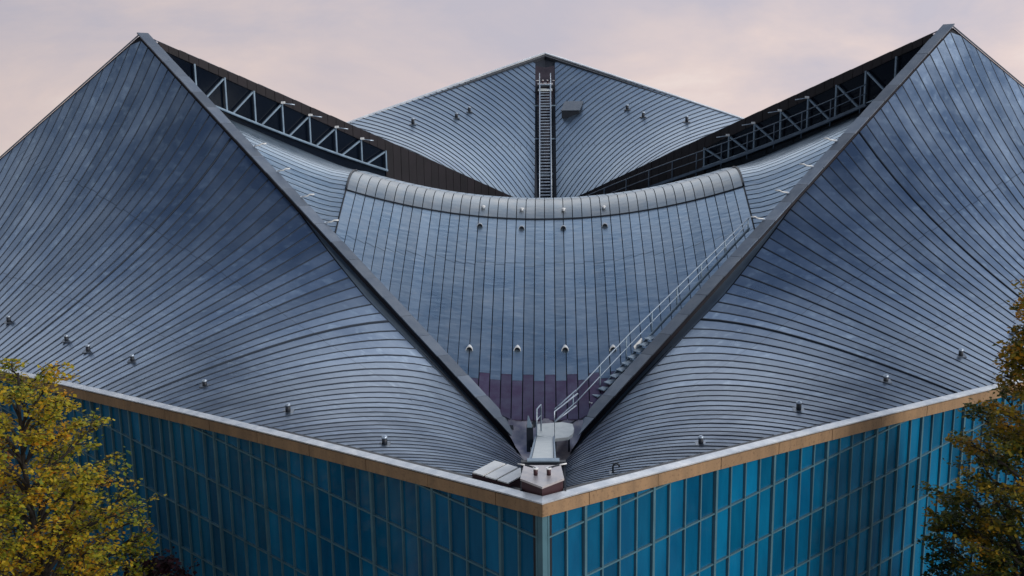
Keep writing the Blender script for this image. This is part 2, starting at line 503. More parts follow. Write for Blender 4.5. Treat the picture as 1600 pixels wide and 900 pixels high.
# --- walls
PW, RH, OFF = 1.2, 2.847, 0.37
def wall(side, detailed):
    wb = MB()
    NB = 30
    for i in range(NB):
        s0, s1 = LW * i / NB, LW * (i + 1) / NB
        lo = [side.P(s0, 0.35, GZ), side.P(s1, 0.35, GZ), side.P(s1, 0.6, GZ), side.P(s0, 0.6, GZ)]
        hi = [side.P(s0, 0.35, eave_b(s0)), side.P(s1, 0.35, eave_b(s1)), side.P(s1, 0.6, eave_b(s1)), side.P(s0, 0.6, eave_b(s0))]
        wb.hexa(lo + hi)
    w = wb.build('glass_wall', M['dark'] if detailed else M['pane'], BLD)
    tag(w, 'wall of tall blue glass panes in a fine teal grid')
    if not detailed:
        return w
    ncol = int((LW - OFF) / PW)
    vis_cols = 50
    # panes; row k hangs below transom k, row -n above it
    rest = MB()
    npan = 0
    for j in range(-1, ncol):
        s0, s1 = OFF + j * PW, OFF + (j + 1) * PW
        if j == -1:
            s0 = 0.30
            if s1 - s0 < 0.2:
                continue
        for k in range(-1, 9):
            zt, zb = -k * RH, -(k + 1) * RH
            zb = max(zb, GZ)
            e0, e1 = eave_b(s0), eave_b(s1)
            if k == -1:
                zt = 99
            t0, t1 = min(zt, e0), min(zt, e1)
            if t0 <= zb + 0.02 and t1 <= zb + 0.02:
                continue
            t0, t1 = max(t0, zb + 0.01), max(t1, zb + 0.01)
            bottom_vis = [5, 5, 5, 5, 5][0]
            visible = (j < 46) and (zt if zt < 50 else max(t0, t1)) > (-3.1 - 0.215 * max(0.0, s0))
            dz = random.gauss(0, 0.02)
            dep = 0.10 + random.uniform(-0.008, 0.008)
            p = [side.P(s0, dep, zb), side.P(s1, dep, zb), side.P(s1, dep + 0.06, zb), side.P(s0, dep + 0.06, zb),
                 side.P(s0, dep + dz, t0), side.P(s1, dep + dz, t1), side.P(s1, dep + 0.06, t1), side.P(s0, dep + 0.06, t0)]
            if visible and npan < 290:
                b = MB(); b.hexa(p); b.build('glass_pane', M['pane'], w); npan += 1
            else:
                rest.hexa(p)
    tag(rest.build('glass_pane_field', M['pane'], w), kind='stuff')
    # mullions
    for j in range(0, ncol + 1):
        s = OFF + j * PW
        major = (j - 2) % 4 == 0
        wd = 0.155 if major else 0.08
        pr = 0.07 if major else 0.03
        b = MB()
        e0 = min(eave_b(s - wd / 2), eave_b(s + wd / 2)) + 0.02
        p = []
        for zz in (GZ, e0):
            for (ds, tt) in ((-wd / 2, -pr), (wd / 2, -pr), (wd / 2, 0.16), (-wd / 2, 0.16)):
                p.append(side.P(s + ds, tt, zz))
        b.hexa(p)
        b.build('mullion', M['mullion'], w)
    # transoms, cut where the falling eave meets them
    for k in range(0, 9):
        z = -k * RH
        lo_, hi_ = 0.3, LW
        while hi_ - lo_ > 0.01:
            mm = (lo_ + hi_) / 2
            if eave_b(mm) > z: lo_ = mm
            else: hi_ = mm
        b = MB()
        p = []
        for zz in (z - 0.04, z + 0.04):
            for (s, tt) in ((0.3, -0.035), (lo_ , -0.035), (lo_, 0.15), (0.3, 0.15)):
                p.append(side.P(s, tt, zz))
        b.hexa(p)
        b.build('transom', M['mullion'], w)
    return w
wall(NW, True); wall(NE, True); wall(SW, False); wall(SE, False)

# corner post
b = MB()
b.box((0, 0.16, (GZ + eave_b(0)) / 2), 0.34, 0.34, eave_b(0) - GZ, (Vector((1, 1, 0)) / R2, Vector((-1, 1, 0)) / R2, Vector((0, 0, 1))))
b.build('corner_post', M['mullion'], BLD)
for sx in (-1, 1):
    b = MB()
    sd = Side(sx, False)
    p = []
    for zz in (GZ, eave_b(0.3)):
        for (s, tt) in ((0.27, -0.08), (0.37, -0.08), (0.37, 0.1), (0.27, 0.1)):
            p.append(sd.P(s, tt, zz))
    b.hexa(p); b.build('corner_trim', M['mullion'], BLD)

# --- fascia, drip edge and pale gutter sheet
for side in (NW, NE, SW, SE):
    core = MB()
    N = 24
    for i in range(N):
        s0, s1 = LW * i / N, LW * (i + 1) / N
        core.hexa([side.P(s0, -0.10, eave_b(s0) + 0.02), side.P(s1, -0.10, eave_b(s1) + 0.02), side.P(s1, 0.75, eave_b(s1) + 0.02), side.P(s0, 0.75, eave_b(s0) + 0.02),
                   side.P(s0, -0.10, eave_t(s0) - 0.1), side.P(s1, -0.10, eave_t(s1) - 0.1), side.P(s1, 0.75, eave_t(s1) - 0.1), side.P(s0, 0.75, eave_t(s0) - 0.1)])
    fa = core.build('eave_fascia', M['dark'], BLD)
    tag(fa, 'tan exposed aggregate fascia under the metal eave')
    step = 4 * PW
    s = -FO
    k = 0
    while s < LW + FO:
        e = min((0 if k == 0 else s) + step, LW + FO)
        if k == 0: e = OFF + 2 * PW
        a, c = s + (0.0 if k == 0 else 0.02), e - 0.02
        b = MB()
        dv = random.uniform(-0.006, 0.006)
        b.hexa([side.P(a, -FO + dv if k else -FO, eave_b(a)), side.P(c, -FO + dv, eave_b(c)), side.P(c, -0.11, eave_b(c)), side.P(a, -0.11 if k else -FO + 0.17, eave_b(a)),
                side.P(a, -FO + dv if k else -FO, eave_t(a) - 0.10), side.P(c, -FO + dv, eave_t(c) - 0.10), side.P(c, -0.11, eave_t(c) - 0.10), side.P(a, -0.11 if k else -FO + 0.17, eave_t(a) - 0.10)])
        b.build('fascia_block', M['fascia'], fa)
        s = e; k += 1
    # pale sheet lip
    lip = MB()
    N = 40
    pr = [(-FO - 0.05, -0.03), (-FO - 0.05, 0.035), (0.12, 0.09), (0.22, 0.06), (0.22, -0.06)]
    rows = []
    for i in range(N + 1):
        q = i / N
        row = []
        for (tt, dz) in pr:
            s0 = tt if tt < 0 else tt
            s = s0 + (LW - 2 * s0) * q if True else 0
            row.append(lip.add(side.P(s, tt, eave_t(max(s, 0)) + dz)))
        rows.append(row)
    for i in range(N):
        for j in range(len(pr) - 1):
            lip.face((rows[i][j], rows[i + 1][j], rows[i + 1][j + 1], rows[i][j + 1]), False)
    lip.build('gutter_lip', M['gutter'], BLD)

# --- outer roof slopes made of seamed strips
SP = 0.915
FAN = 0.04
def seam_s(se, t): return se * (1 + FAN * t / TT)
def t_end(se, mg=0.55):
    t1 = 22.42 if se > 47 else (21.4 + (se - 38) / 9 * 1.02 if se > 38 else 21.4)
    tv = (se - mg) / max(0.05, 1 - FAN * se / TT)           # the valley at the corner
    tw = (LW - se - 0.25) / (1 + FAN * se / TT)               # the far edge below the peak
    return max(0.0, min(t1, tv, tw))
T0 = 0.24
def seam_line(side, se, n):
    te = t_end(se, 1.7 if side.back else 0.55)
    out, uv = [], []
    for i in range(n + 1):
        t = T0 + (te - T0) * i / n
        s = seam_s(se, t)
        out.append(side.S(s, t)); uv.append((s, t))
    return out, uv
for side in (NW, NE, SW, SE):
    base = MB()
    def fn(u, v, side=side):
        t = 0.20 + (TT - 0.25) * v
        s = t + (LW - 2 * t) * u
        # shallow gutter beside the parapet on the lower part
        dip = 0.0
        return side.S(s, t, -0.15 - dip)
    base.grid(fn, [i / 110 for i in range(111)], [i / 26 for i in range(27)])
    sheet = side.back
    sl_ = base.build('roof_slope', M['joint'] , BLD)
    tag(sl_, 'curved metal roof slope with close parallel standing seams' )
    joined = MB()
    i = 0
    n_max = int(LW / SP)
    for i in range(2, n_max):
        sa, sb = i * SP, (i + 1) * SP
        if t_end(sa, 1.7 if side.back else 0.55) - T0 < 0.3 or t_end(sb) - T0 < 0.3:
            continue
        if side.back and (i > 64):
            pass
        A, uva = seam_line(side, sa, 12)
        B, uvb = seam_line(side, sb, 12)
        thick = (i - 2) % 21 == 16 or i in (39, 60)
        gap = 0.115
        if side.back:
            joined.strip(A, B, 0.13, 0.0, 0.13, uva, 0.05)
        else:
            # a few wider joints
            if i in (39, 60):
                A2 = [a.lerp(c, 0.07) for a, c in zip(A, B)]
                A = A2
            jo = random.uniform(-0.15, 0.15)
            uva = [(p_[0], p_[1] + jo) for p_ in uva]
            b = MB(); b.strip(A, B, gap, random.uniform(-0.008, 0.008), 0.13, uva, 0.08 if i in (39, 60) else 0.042)
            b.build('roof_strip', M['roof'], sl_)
    if side.back:
        tag(joined.build('roof_strip_field', M['roof_back'], sl_), kind='stuff')
    # smooth gutter sheet between seam ends and parapet on the lower half
    gm = MB()
    def fg(u, v, side=side):
        se = 21.5 + 26 * u
        te = t_end(se) + 0.12
        t = te + (TT - 0.05 - te) * v
        s = seam_s(se, t)
        return side.S(s, t, -0.03 - 0.22 * math.sin(math.pi * v) * (1 - u))
    gm.grid(fg, [i / 20 for i in range(21)], [i / 4 for i in range(5)])
    gm.build('gutter_sheet', M['roof_back'], sl_)
    # edge capping from the peak down to the outer corner
    cap = MB()
    prev = None
    for i in range(25):
        t = 0.3 + (TT - 0.3) * i / 24
        s = LW - t
        p = side.S(s, t)
        cap_ring = [p + Vector((side.sx * -0.0, 0, 0.02)), p + Vector((0, (-1 if side.back else 1) * -0.22, 0.03)), p + Vector((0, (-1 if side.back else 1) * -0.22, -0.1))]
        ids = [cap.add(q) for q in cap_ring]
        if prev:
            for a in range(2):
                cap.face((prev[a], ids[a], ids[a + 1], prev[a + 1]))
        prev = ids
    cap.build('edge_capping', M['coping'], sl_)

# --- parapets around the saddle, with plates
PWID = 1.35
for side in (NW, NE, SW, SE):
    ln = XP * R2
    a_in = TT + 0.86
    a_out = TT - 0.20
    def pp(q, t, z, side=side):          # q: distance along the saddle edge from its low corner
        return side.P(TT + q, t, z)
    def rz(q, side=side): return ridge_z(q / R2, side.back)
    def dr(q): return drop(q / ln) + 0.5
    body = MB()
    q0 = 0.9
    N = 24
    ql = ln - 1.3 if side.back else ln - 0.1
    for i in range(N):
        qa, qb = q0 + (ql - q0) * i / N, q0 + (ql - q0) * (i + 1) / N
        body.hexa([pp(qa, a_out + 0.12, rz(qa) - dr(qa)), pp(qb, a_out + 0.12, rz(qb) - dr(qb)), pp(qb, a_in - 0.12, rz(qb) - dr(qb)), pp(qa, a_in - 0.12, rz(qa) - dr(qa)),
                   pp(qa, a_out + 0.12, rz(qa) - 0.30), pp(qb, a_out + 0.12, rz(qb) - 0.30), pp(qb, a_in - 0.12, rz(qb) - 0.30), pp(qa, a_in - 0.12, rz(qa) - 0.30)])
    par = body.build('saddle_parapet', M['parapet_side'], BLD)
    q = q0 - 0.25
    while q < ln - 0.05:
        lim = ln - 1.0 if side.back else ln
        e = min(q + 1.95, lim)
        if lim - e < 0.5: e = lim
        b = MB()
        tl = random.uniform(-0.01, 0.01)
        inn = -0.16                       # plates fall towards the saddle
        zA, zB = rz(q), rz(e)
        b.hexa([pp(q + 0.03, a_out, zA - 0.11), pp(e - 0.03, a_out, zB - 0.11), pp(e - 0.03, a_in, zB - 0.11 + inn), pp(q + 0.03, a_in, zA - 0.11 + inn),
                pp(q + 0.03, a_out, zA + tl), pp(e - 0.03, a_out, zB + tl), pp(e - 0.03, a_in, zB + tl + inn), pp(q + 0.03, a_in, zA + tl + inn)])
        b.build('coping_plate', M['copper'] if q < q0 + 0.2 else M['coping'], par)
        q = e
        if q >= lim - 0.01: break

# --- saddle roof
base = MB()
def fs(u, v):
    y = (A0 - XP + 1.2) + (2 * (XP - 1.2)) * v
    hw = max(0.5, XP - abs(y - A0) - 0.4)
    return saddle(-hw + 2 * hw * u, y, -0.10)
base.grid(fs, [i / 40 for i in range(41)], [i / 60 for i in range(61)])
SAD = base.build('saddle_roof', M['joint'], BLD)
tag(SAD, 'sagging central saddle roof with lengthwise metal sheets')
SS = 0.765
YJ = YC - HB - 0.05
YB = 35.3
nn = int(X2 / SS)
edges = [(-X2 + i * (2 * X2 / (2 * nn))) for i in range(2 * nn + 1)]
def sline(x, y0, y1, n, dz=0.0):
    return [saddle(x, y0 + (y1 - y0) * i / n, dz) for i in range(n + 1)]
def ylow(x): return max(YB, (A0 - XP) + abs(x) + 0.75)
for i in range(2 * nn):
    xa, xb = edges[i], edges[i + 1]
    ya, yb = ylow(xa), ylow(xb)
    mid = (xa + xb) / 2
    stag = 39.0 + (0.62 if i % 2 else 0.0)
    if abs(mid) < 5.6 and max(ya, yb) < stag - 0.3:
        A = [saddle(xa, ya + (stag - 0.02 - ya) * k / 4) for k in range(5)]
        B = [saddle(xb, yb + (stag - 0.02 - yb) * k / 4) for k in range(5)]
        b = MB(); b.strip(A, B, 0.075, -0.01, 0.08); b.build('copper_sheet', M['copper'], SAD)
        ya = yb = stag
    N = 14
    A = [saddle(xa, ya + (YJ - 0.06 - ya) * k / N) for k in range(N + 1)]
    B = [saddle(xb, yb + (YJ - 0.06 - yb) * k / N) for k in range(N + 1)]
    jo = random.uniform(-0.3, 0.3)
    uv = [(xa, A[k].y + jo) for k in range(N + 1)]
    b = MB(); b.strip(A, B, 0.07, random.uniform(-0.006, 0.006), 0.08, uv)
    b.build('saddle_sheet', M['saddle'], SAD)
    # rounded crest, slightly proud
    A = sline(xa, YJ + 0.06, YC + HB + 0.8, 12, 0.05)
    B = sline(xb, YJ + 0.06, YC + HB + 0.8, 12, 0.05)
    b = MB(); b.strip(A, B, 0.065, random.uniform(-0.006, 0.006), 0.2); b.build('crest_sheet', M['crest'], SAD)
# far side of the saddle, hidden from the photograph's side
far = MB()
for i in range(2 * nn):
    xa, xb = edges[i], edges[i + 1]
    ye_a, ye_b = min(2 * A0 - ylow(xa), 93), min(2 * A0 - ylow(xb), 93)
    A = [saddle(xa, YC + HB + 0.9 + (ye_a - YC - HB - 0.9) * k / 8) for k in range(9)]
    B = [saddle(xb, YC + HB + 0.9 + (ye_b - YC - HB - 0.9) * k / 8) for k in range(9)]
    far.strip(A, B, 0.08, 0, 0.08)
tag(far.build('saddle_sheet_field', M['saddle'], SAD), kind='stuff')
# edge bands of the crest and the joint
for sx in (-1, 1):
    b = MB()
    pts = [saddle(sx * (X2 + 0.02), YJ + (2 * HB + 0.9) * k / 16, 0.10) for k in range(17)]
    b.tube(pts, 0.10, 6); b.build('crest_edge_roll', M['dark'], SAD)
    b = MB()
    pts = [saddle(sx * (X2 + 0.02), ylow(X2) - 0.3 + (YJ - ylow(X2) + 0.3) * k / 10, 0.03) for k in range(11)]
    b.tube(pts, 0.06, 6); b.build('edge_roll', M['joint'], SAD)
b = MB()
b.tube([saddle(-X2 + 2 * X2 * k / 40, YJ, 0.03) for k in range(41)], 0.07, 6)
b.build('joint_roll', M['dark'], SAD)
# side cheeks with crosswise seams
for sx in (-1, 1):
    ck = MB()
    y = YB + 12.5
    dy = 0.80
    y = ylow(X2) - 0.4
    while y < 2 * A0 - 46:
        def row(yy):
            x0 = X2 + 0.1
            x1 = XP - abs(yy - A0) - 0.55
            return x0, x1
        xa0, xa1 = row(y); xb0, xb1 = row(y + dy)
        if xa1 > xa0 + 0.3 or xb1 > xb0 + 0.3:
            A = [saddle(sx * (xa0 + (max(xa1, xa0 + 0.05) - xa0) * k / 10), y) for k in range(11)]
            B = [saddle(sx * (xb0 + (max(xb1, xb0 + 0.05) - xb0) * k / 10), y + dy) for k in range(11)]
            if sx < 0: ck.strip(A, B, 0.15, 0, 0.08)
            else: ck.strip(A, B, 0.15, 0, 0.08)
        y += dy
    o = ck.build('cheek_sheet_field', M['saddle'], SAD)
    tag(o, kind='stuff')

# floor of the low corner behind the near parapets, and its mirror
for bk in (False, True):
    f = MB()
    def fl(x, y): return Vector((x, 2 * A0 - y if bk else y, -8.50 - 0.34 * (YB - y) + 0.06 * math.sin(x * 3.1 + y * 2) + 0.05 * math.sin(x * 5 - y * 3)))
    f.grid(lambda u, v: fl((-0.9 - 2.1 * v) * (1 - 2 * u), 30.2 + (YB - 30.1) * v), [i / 16 for i in range(17)], [i / 12 for i in range(13)])
    f.build('low_corner_flashing', M['lead'], SAD)
    f = MB()
    def fv(u, v):
        y = 3.2 + (31.8 - 3.2) * v
        w = 1.25 if bk else 0.85
        z = roof_z(y / R2, y / R2, bk) + 0.03 + (0.14 if v > 0.985 else 0)
        return Vector((-w + 2 * w * u, 2 * A0 - y if bk else y, z + (0.25 * abs(2 * u - 1) if bk else 0)))
    f.grid(fv, [0, .5, 1], [i / 12 for i in range(13)])
    f.build('valley_gutter', M['valley'] if bk else M['lead'], BLD)

# --- clerestory walls under the far parapets (and plain ones under the near)
def shell_edge_z(q, back):
    x = q / R2
    y = A0 + (XP - x) if back else A0 - (XP - x)
    return saddle(x - 0.3 if x > 0.3 else x, y).z
TX0, TX1 = 16.0, 30.4            # glazed length, measured across
BAND = 1.0
for side in (NW, NE, SW, SE):
    ln = XP * R2
    tw = TT + (1.0 if side.back else 0.75)               # wall plane, just inside the parapet
    def wp(q, z, t=tw, side=side): return side.P(TT + q, t, z)
    back = MB()
    N = 30
    for i in range(N):
        qa, qb = 1.5 + (ln - 2.5) * i / N, 1.5 + (ln - 2.5) * (i + 1) / N
        za, zb = shell_edge_z(qa, side.back) - 0.4, shell_edge_z(qb, side.back) - 0.4
        ta, tb = ridge_z(qa / R2, side.back) - 0.35, ridge_z(qb / R2, side.back) - 0.35
        back.hexa([wp(qa, min(za, ta - .1), tw - 0.12), wp(qb, min(zb, tb - .1), tw - 0.12), wp(qb, min(zb, tb - .1), tw - 0.35), wp(qa, min(za, ta - .1), tw - 0.35),
                   wp(qa, ta, tw - 0.12), wp(qb, tb, tw - 0.12), wp(qb, tb, tw - 0.35), wp(qa, ta, tw - 0.35)])
    cw = back.build('clerestory_wall', M['darkglass'], BLD)
    if not side.back:
        continue
    tag(cw, 'dark glazed clerestory wall under the far roof edge')
    def zt(x): return 0.35 + 0.745 * (x - 16.06)
    def zbm(x): return -1.6 + 0.60 * (x - 16.0) + 0.005 * (x - 16.0) ** 2
    # brown panels: a band along the top, full height past the glazing
    q = 1.6
    while q < ln - 1.4:
        e = min(q + 0.95, ln - 1.2)
        xm = (q + e) / 2 / R2
        b = MB()
        pts = []
        full = xm < TX0
        def low(qq):
            return shell_edge_z(qq, True) - 0.3 if full else zt(qq / R2) - 0.02
        dv = random.uniform(-0.015, 0.015)
        qa, qb = q + 0.02, e - 0.02
        la, lb = min(low(qa), ridge_z(qa / R2, True) - 0.3), min(low(qb), ridge_z(qb / R2, True) - 0.3)
        b.hexa([wp(qa, la, tw + dv), wp(qb, lb, tw + dv), wp(qb, lb, tw - 0.11), wp(qa, la, tw - 0.11),
                wp(qa, ridge_z(qa / R2, True) - 0.2, tw + dv), wp(qb, ridge_z(qb / R2, True) - 0.2, tw + dv), wp(qb, ridge_z(qb / R2, True) - 0.2, tw - 0.11), wp(qa, ridge_z(qa / R2, True) - 0.2, tw - 0.11)])
        b.build('cladding_panel', M['clad'], cw)
        q = e
    # truss in front of the glazing
    xs = [TX0 + 2.06 * i for i in range(8)]
    tf = tw + 0.2
    def tp(x, z): return wp(x * R2, z, tf)
    for i, x in enumerate(xs):
        b = MB(); b.bar(tp(x, zbm(x)), tp(x, zt(x)), 0.145, 0.14, side.P(TT, 0, 0) - side.P(TT, 1, 0)); b.build('truss_post', M['steel'], cw)
        if i < len(xs) - 1:
            x2 = xs[i + 1]
            b = MB(); b.bar(tp(x2 - 0.4, zbm(x2 - 0.4)), tp(x + 0.1, zt(x) - 0.1), 0.15, 0.14, side.P(TT, 0, 0) - side.P(TT, 1, 0)); b.build('truss_brace', M['steel'], cw)
    b = MB(); b.tube([tp(xs[0] - 0.1 + (XP - 1.8 - xs[0]) * k / 8, zbm(xs[0] - 0.1 + (XP - 1.8 - xs[0]) * k / 8)) for k in range(9)], 0.12, 6); b.build('truss_chord', M['steel'], cw)

# ------------------------------------------------------------------ things standing on the roof
Z = Vector((0, 0, 1))
def front_roof(x, y):
    return roof_z((abs(x) + y) / R2, (y - abs(x)) / R2)
def back_roof(x, y):
    yy = 2 * A0 - y
    return roof_z((abs(x) + yy) / R2, (yy - abs(x)) / R2, True)

# eave vents: a dark pipe with a pale hood
def pipe_vent(x, y, z, label, group, h=0.36, r=0.15):
    h *= random.uniform(0.8, 1.2); r *= random.uniform(0.9, 1.1)
    v = thing('roof_vent', (x, y, z), label, 'vent', group)
    b = MB(); b.tube([(x, y, z - 0.12), (x, y, z + h)], r, 10); b.build('pipe', M['dark'], v)
    b = MB()
    n = 10
    prof = [(r * 1.05, h - 0.01), (r * 1.1, h + 0.04), (r * 0.95, h + 0.09), (r * 0.45, h + 0.13), (0.001, h + 0.14)]
    b.tube([(x, y, z + q[1]) for q in prof], [q[0] for q in prof], n)
    b.build('hood', M['galv'], v)
    b = MB(); b.box((x, y, z + 0.01), r * 4.2, r * 4.2, 0.05); b.build('flashing', M['coping'], v)
    return v
LV = [(-39.84, 45.58, 'at the far left edge of the photo'), (-33.54, 39.12, 'second from the left, above the yellow tree top'),
      (-31.19, 36.28, 'lying lowest just above the yellow tree top'), (-27.22, 32.81, 'just right of the yellow tree top'),
      (-20.99, 26.26, 'beside the thick lower seam'), (-14.81, 20.16, 'two along from the corner hatch'), (-8.51, 13.48, 'nearest the white corner hatch')]
for x, y, w in LV:
    pipe_vent(x, y, front_roof(x, y), 'small pipe vent on the left slope, ' + w, 'pipe vents along the front eaves')
RV = [(8.39, 13.31, 'nearest the corner gangway'), (14.64, 20.02, 'second from the corner gangway'), (20.97, 26.41, 'third from the corner gangway'),
      (27.2, 32.85, 'just left of the dark autumn tree'), (32.46, 38.97, 'half hidden by the dark tree top')]
for x, y, w in RV:
    pipe_vent(x, y, front_roof(x, y), 'small pipe vent on the right slope, ' + w, 'pipe vents along the front eaves')
BV = [(-14.67, 107.15, 'left slope, farthest from the ladder'), (-10.03, 110.72, 'left slope, middle one of three'), (-8.68, 113.11, 'left slope, highest of three'),
      (9.37, 112.98, 'right slope, nearest the ladder'), (11.02, 110.06, 'right slope, middle one of three'), (15.63, 106.82, 'right slope, farthest from the ladder')]
for x, y, w in BV:
    pipe_vent(x, y, back_roof(x, y), 'tiny hooded pipe vent on the back roof, ' + w, 'pipe vents on the back roof', 0.5, 0.17)
# gooseneck beside the near corner
x, y = 3.51, 8.3
zz = front_roof(x, y)
v = thing('gooseneck_pipe', (x, y, zz), 'dark bent gooseneck pipe on the right slope close to the corner', 'pipe')
b = MB()
pts = [(x, y, zz - 0.1), (x, y, zz + 0.35)] + [(x + 0.16 - 0.16 * math.cos(a), y, zz + 0.35 + 0.16 * math.sin(a)) for a in (0.5, 1.0, 1.57, 2.1, 2.7, 3.3)]
b.tube(pts, 0.05, 8); b.build('pipe', M['dark'], v)
b = MB(); b.box((x, y, zz), 0.35, 0.35, 0.05); b.build('flashing', M['coping'], v)

# saddle cowls: half-cone hoods open towards the camera side
def cowl(x, y, label, group, dark_front, size=0.27, shallow=False):
    z = saddle(x, y).z + 0.02
    v = thing('roof_cowl', (x, y, z), label, 'vent', group)
    b = MB()
    n = 9
    L = 0.75 if not shallow else 0.5
    rings = []
    for j in range(5):
        q = j / 4
        r = size * (1 - 0.85 * q ** 1.6)
        rings.append([b.add((x + r * math.cos(math.pi * k / (n - 1)), y + L * q, z + 0.25 * q * L + 1.25 * r * math.sin(math.pi * k / (n - 1)) - 0.03)) for k in range(n)])
    for p, q in zip(rings[:-1], rings[1:]):
        for k in range(n - 1):
            b.face((p[k], p[k + 1], q[k + 1], q[k]), True)
    inner = [b.add((x + size * 0.82 * math.cos(math.pi * k / (n - 1)), y - 0.0, z + 1.25 * size * 0.82 * math.sin(math.pi * k / (n - 1)) - 0.02)) for k in range(n)]
    for k in range(n - 1):
        b.face((rings[0][k + 1], rings[0][k], inner[k], inner[k + 1]))
    b.face(rings[-1])
    b.build('hood', M['white'] if not shallow else M['gutter'], v)
    b = MB()
    pts = [(x + size * 0.8 * math.cos(math.pi * k / (n - 1)), y + 0.10, z + 1.25 * size * 0.8 * math.sin(math.pi * k / (n - 1)) - 0.02) for k in range(n)]
    back_ = [(p[0], p[1] + 0.06, p[2]) for p in pts]
    i0 = [b.add(p) for p in pts]; i1 = [b.add(p) for p in back_]
    b.face(i0[::-1]); b.face(i1)
    for k in range(n):
        b.face((i0[k], i0[(k + 1) % n], i1[(k + 1) % n], i1[k]))
    b.build('dark_mouth', M['dark'], v)  # dark plate standing in for the shade inside the open hood
for (x, y), w in zip([(-5.41, 41.75), (-1.97, 42.05), (1.47, 42.05), (4.9, 41.73)], ('leftmost of four', 'second of four from the left', 'third of four from the left', 'rightmost of four, nearest the stair rail')):
    cowl(x, y, 'white vent cowl low on the saddle roof, ' + w, 'lower cowls on the saddle roof', True)
for (x, y), w in zip([(-5.24, 58.6), (-1.86, 58.6), (1.52, 58.6), (4.89, 58.5)], ('leftmost of four', 'second of four from the left', 'third of four from the left', 'rightmost of four')):
    cowl(x, y, 'dark mouthed vent cowl just under the crest, ' + w, 'upper cowls on the saddle roof', True, 0.26, True)
for (x, y), w in zip([(-5.08, 61.9), (-1.89, 61.9), (1.56, 61.8), (4.89, 61.7)], ('leftmost of four', 'second of four from the left', 'third of four from the left', 'rightmost of four')):
    z = saddle(x, y).z + 0.1
    v = thing('crest_vent', (x, y, z), 'small pale vent cap on the rounded crest, ' + w, 'vent caps on the crest')
    b = MB(); b.tube([(x, y, z - 0.05), (x, y, z + 0.12)], [0.16, 0.14], 10); b.build('base', M['gutter'], v)
    b = MB(); b.tube([(x, y, z + 0.12), (x, y, z + 0.16), (x, y, z + 0.22)], [0.2, 0.19, 0.04], 10); b.build('cap', M['white'], v)

# floodlights on the truss heads and white brackets on the near parapets
words = ('highest of four', 'second highest of four', 'second lowest of four', 'lowest of four')
for side, sw in ((SW, 'left'), (SE, 'right')):
    for k, x in enumerate((24.24, 22.18, 20.12, 18.06)):
        zz = 0.35 + 0.745 * (x - 16.06) + 0.08
        p = side.P(TT + x * R2, TT + 1.42, zz)
        v = thing('floodlight', p, 'small white floodlight with a thin arm on the %s truss, %s' % (sw, words[k]), 'light', 'floodlights on the %s truss' % sw)
        b = MB(); b.box(p + Vector((0, -0.1, 0.06)), 0.34, 0.26, 0.16); b.build('lamp_head', M['white'], v)
        b = MB(); b.tube([p + Vector((0, -0.1, 0.0)), p + Vector((-side.sx * 1.05, -0.15, -0.14))], 0.05, 6); b.build('arm', M['galv'], v)
for side, sw in ((NW, 'left'), (NE, 'right')):
    for k, x in enumerate((23.2, 21.1, 19.0, 16.95)):
        zz = ridge_z(x) - 0.12
        p = side.P(TT + x * R2, TT + 1.0, zz)
        v = thing('parapet_bracket', p, 'short white bracket on the inner edge of the %s parapet, %s' % (sw, words[k]), 'bracket', 'white brackets on the %s parapet' % sw)
        d = Vector((-side.sx, 0, 0))
        b = MB(); b.tube([p + d * -0.15 + Z * 0.05, p + d * 0.28 + Z * 0.10, p + d * 0.46 + Z * 0.22, p + d * 0.80 + Z * 0.22], 0.062, 6); b.build('arm', M['white'], v)
        b = MB(); b.box(p + d * -0.12 + Z * 0.03, 0.3, 0.3, 0.08); b.build('foot', M['galv'], v)

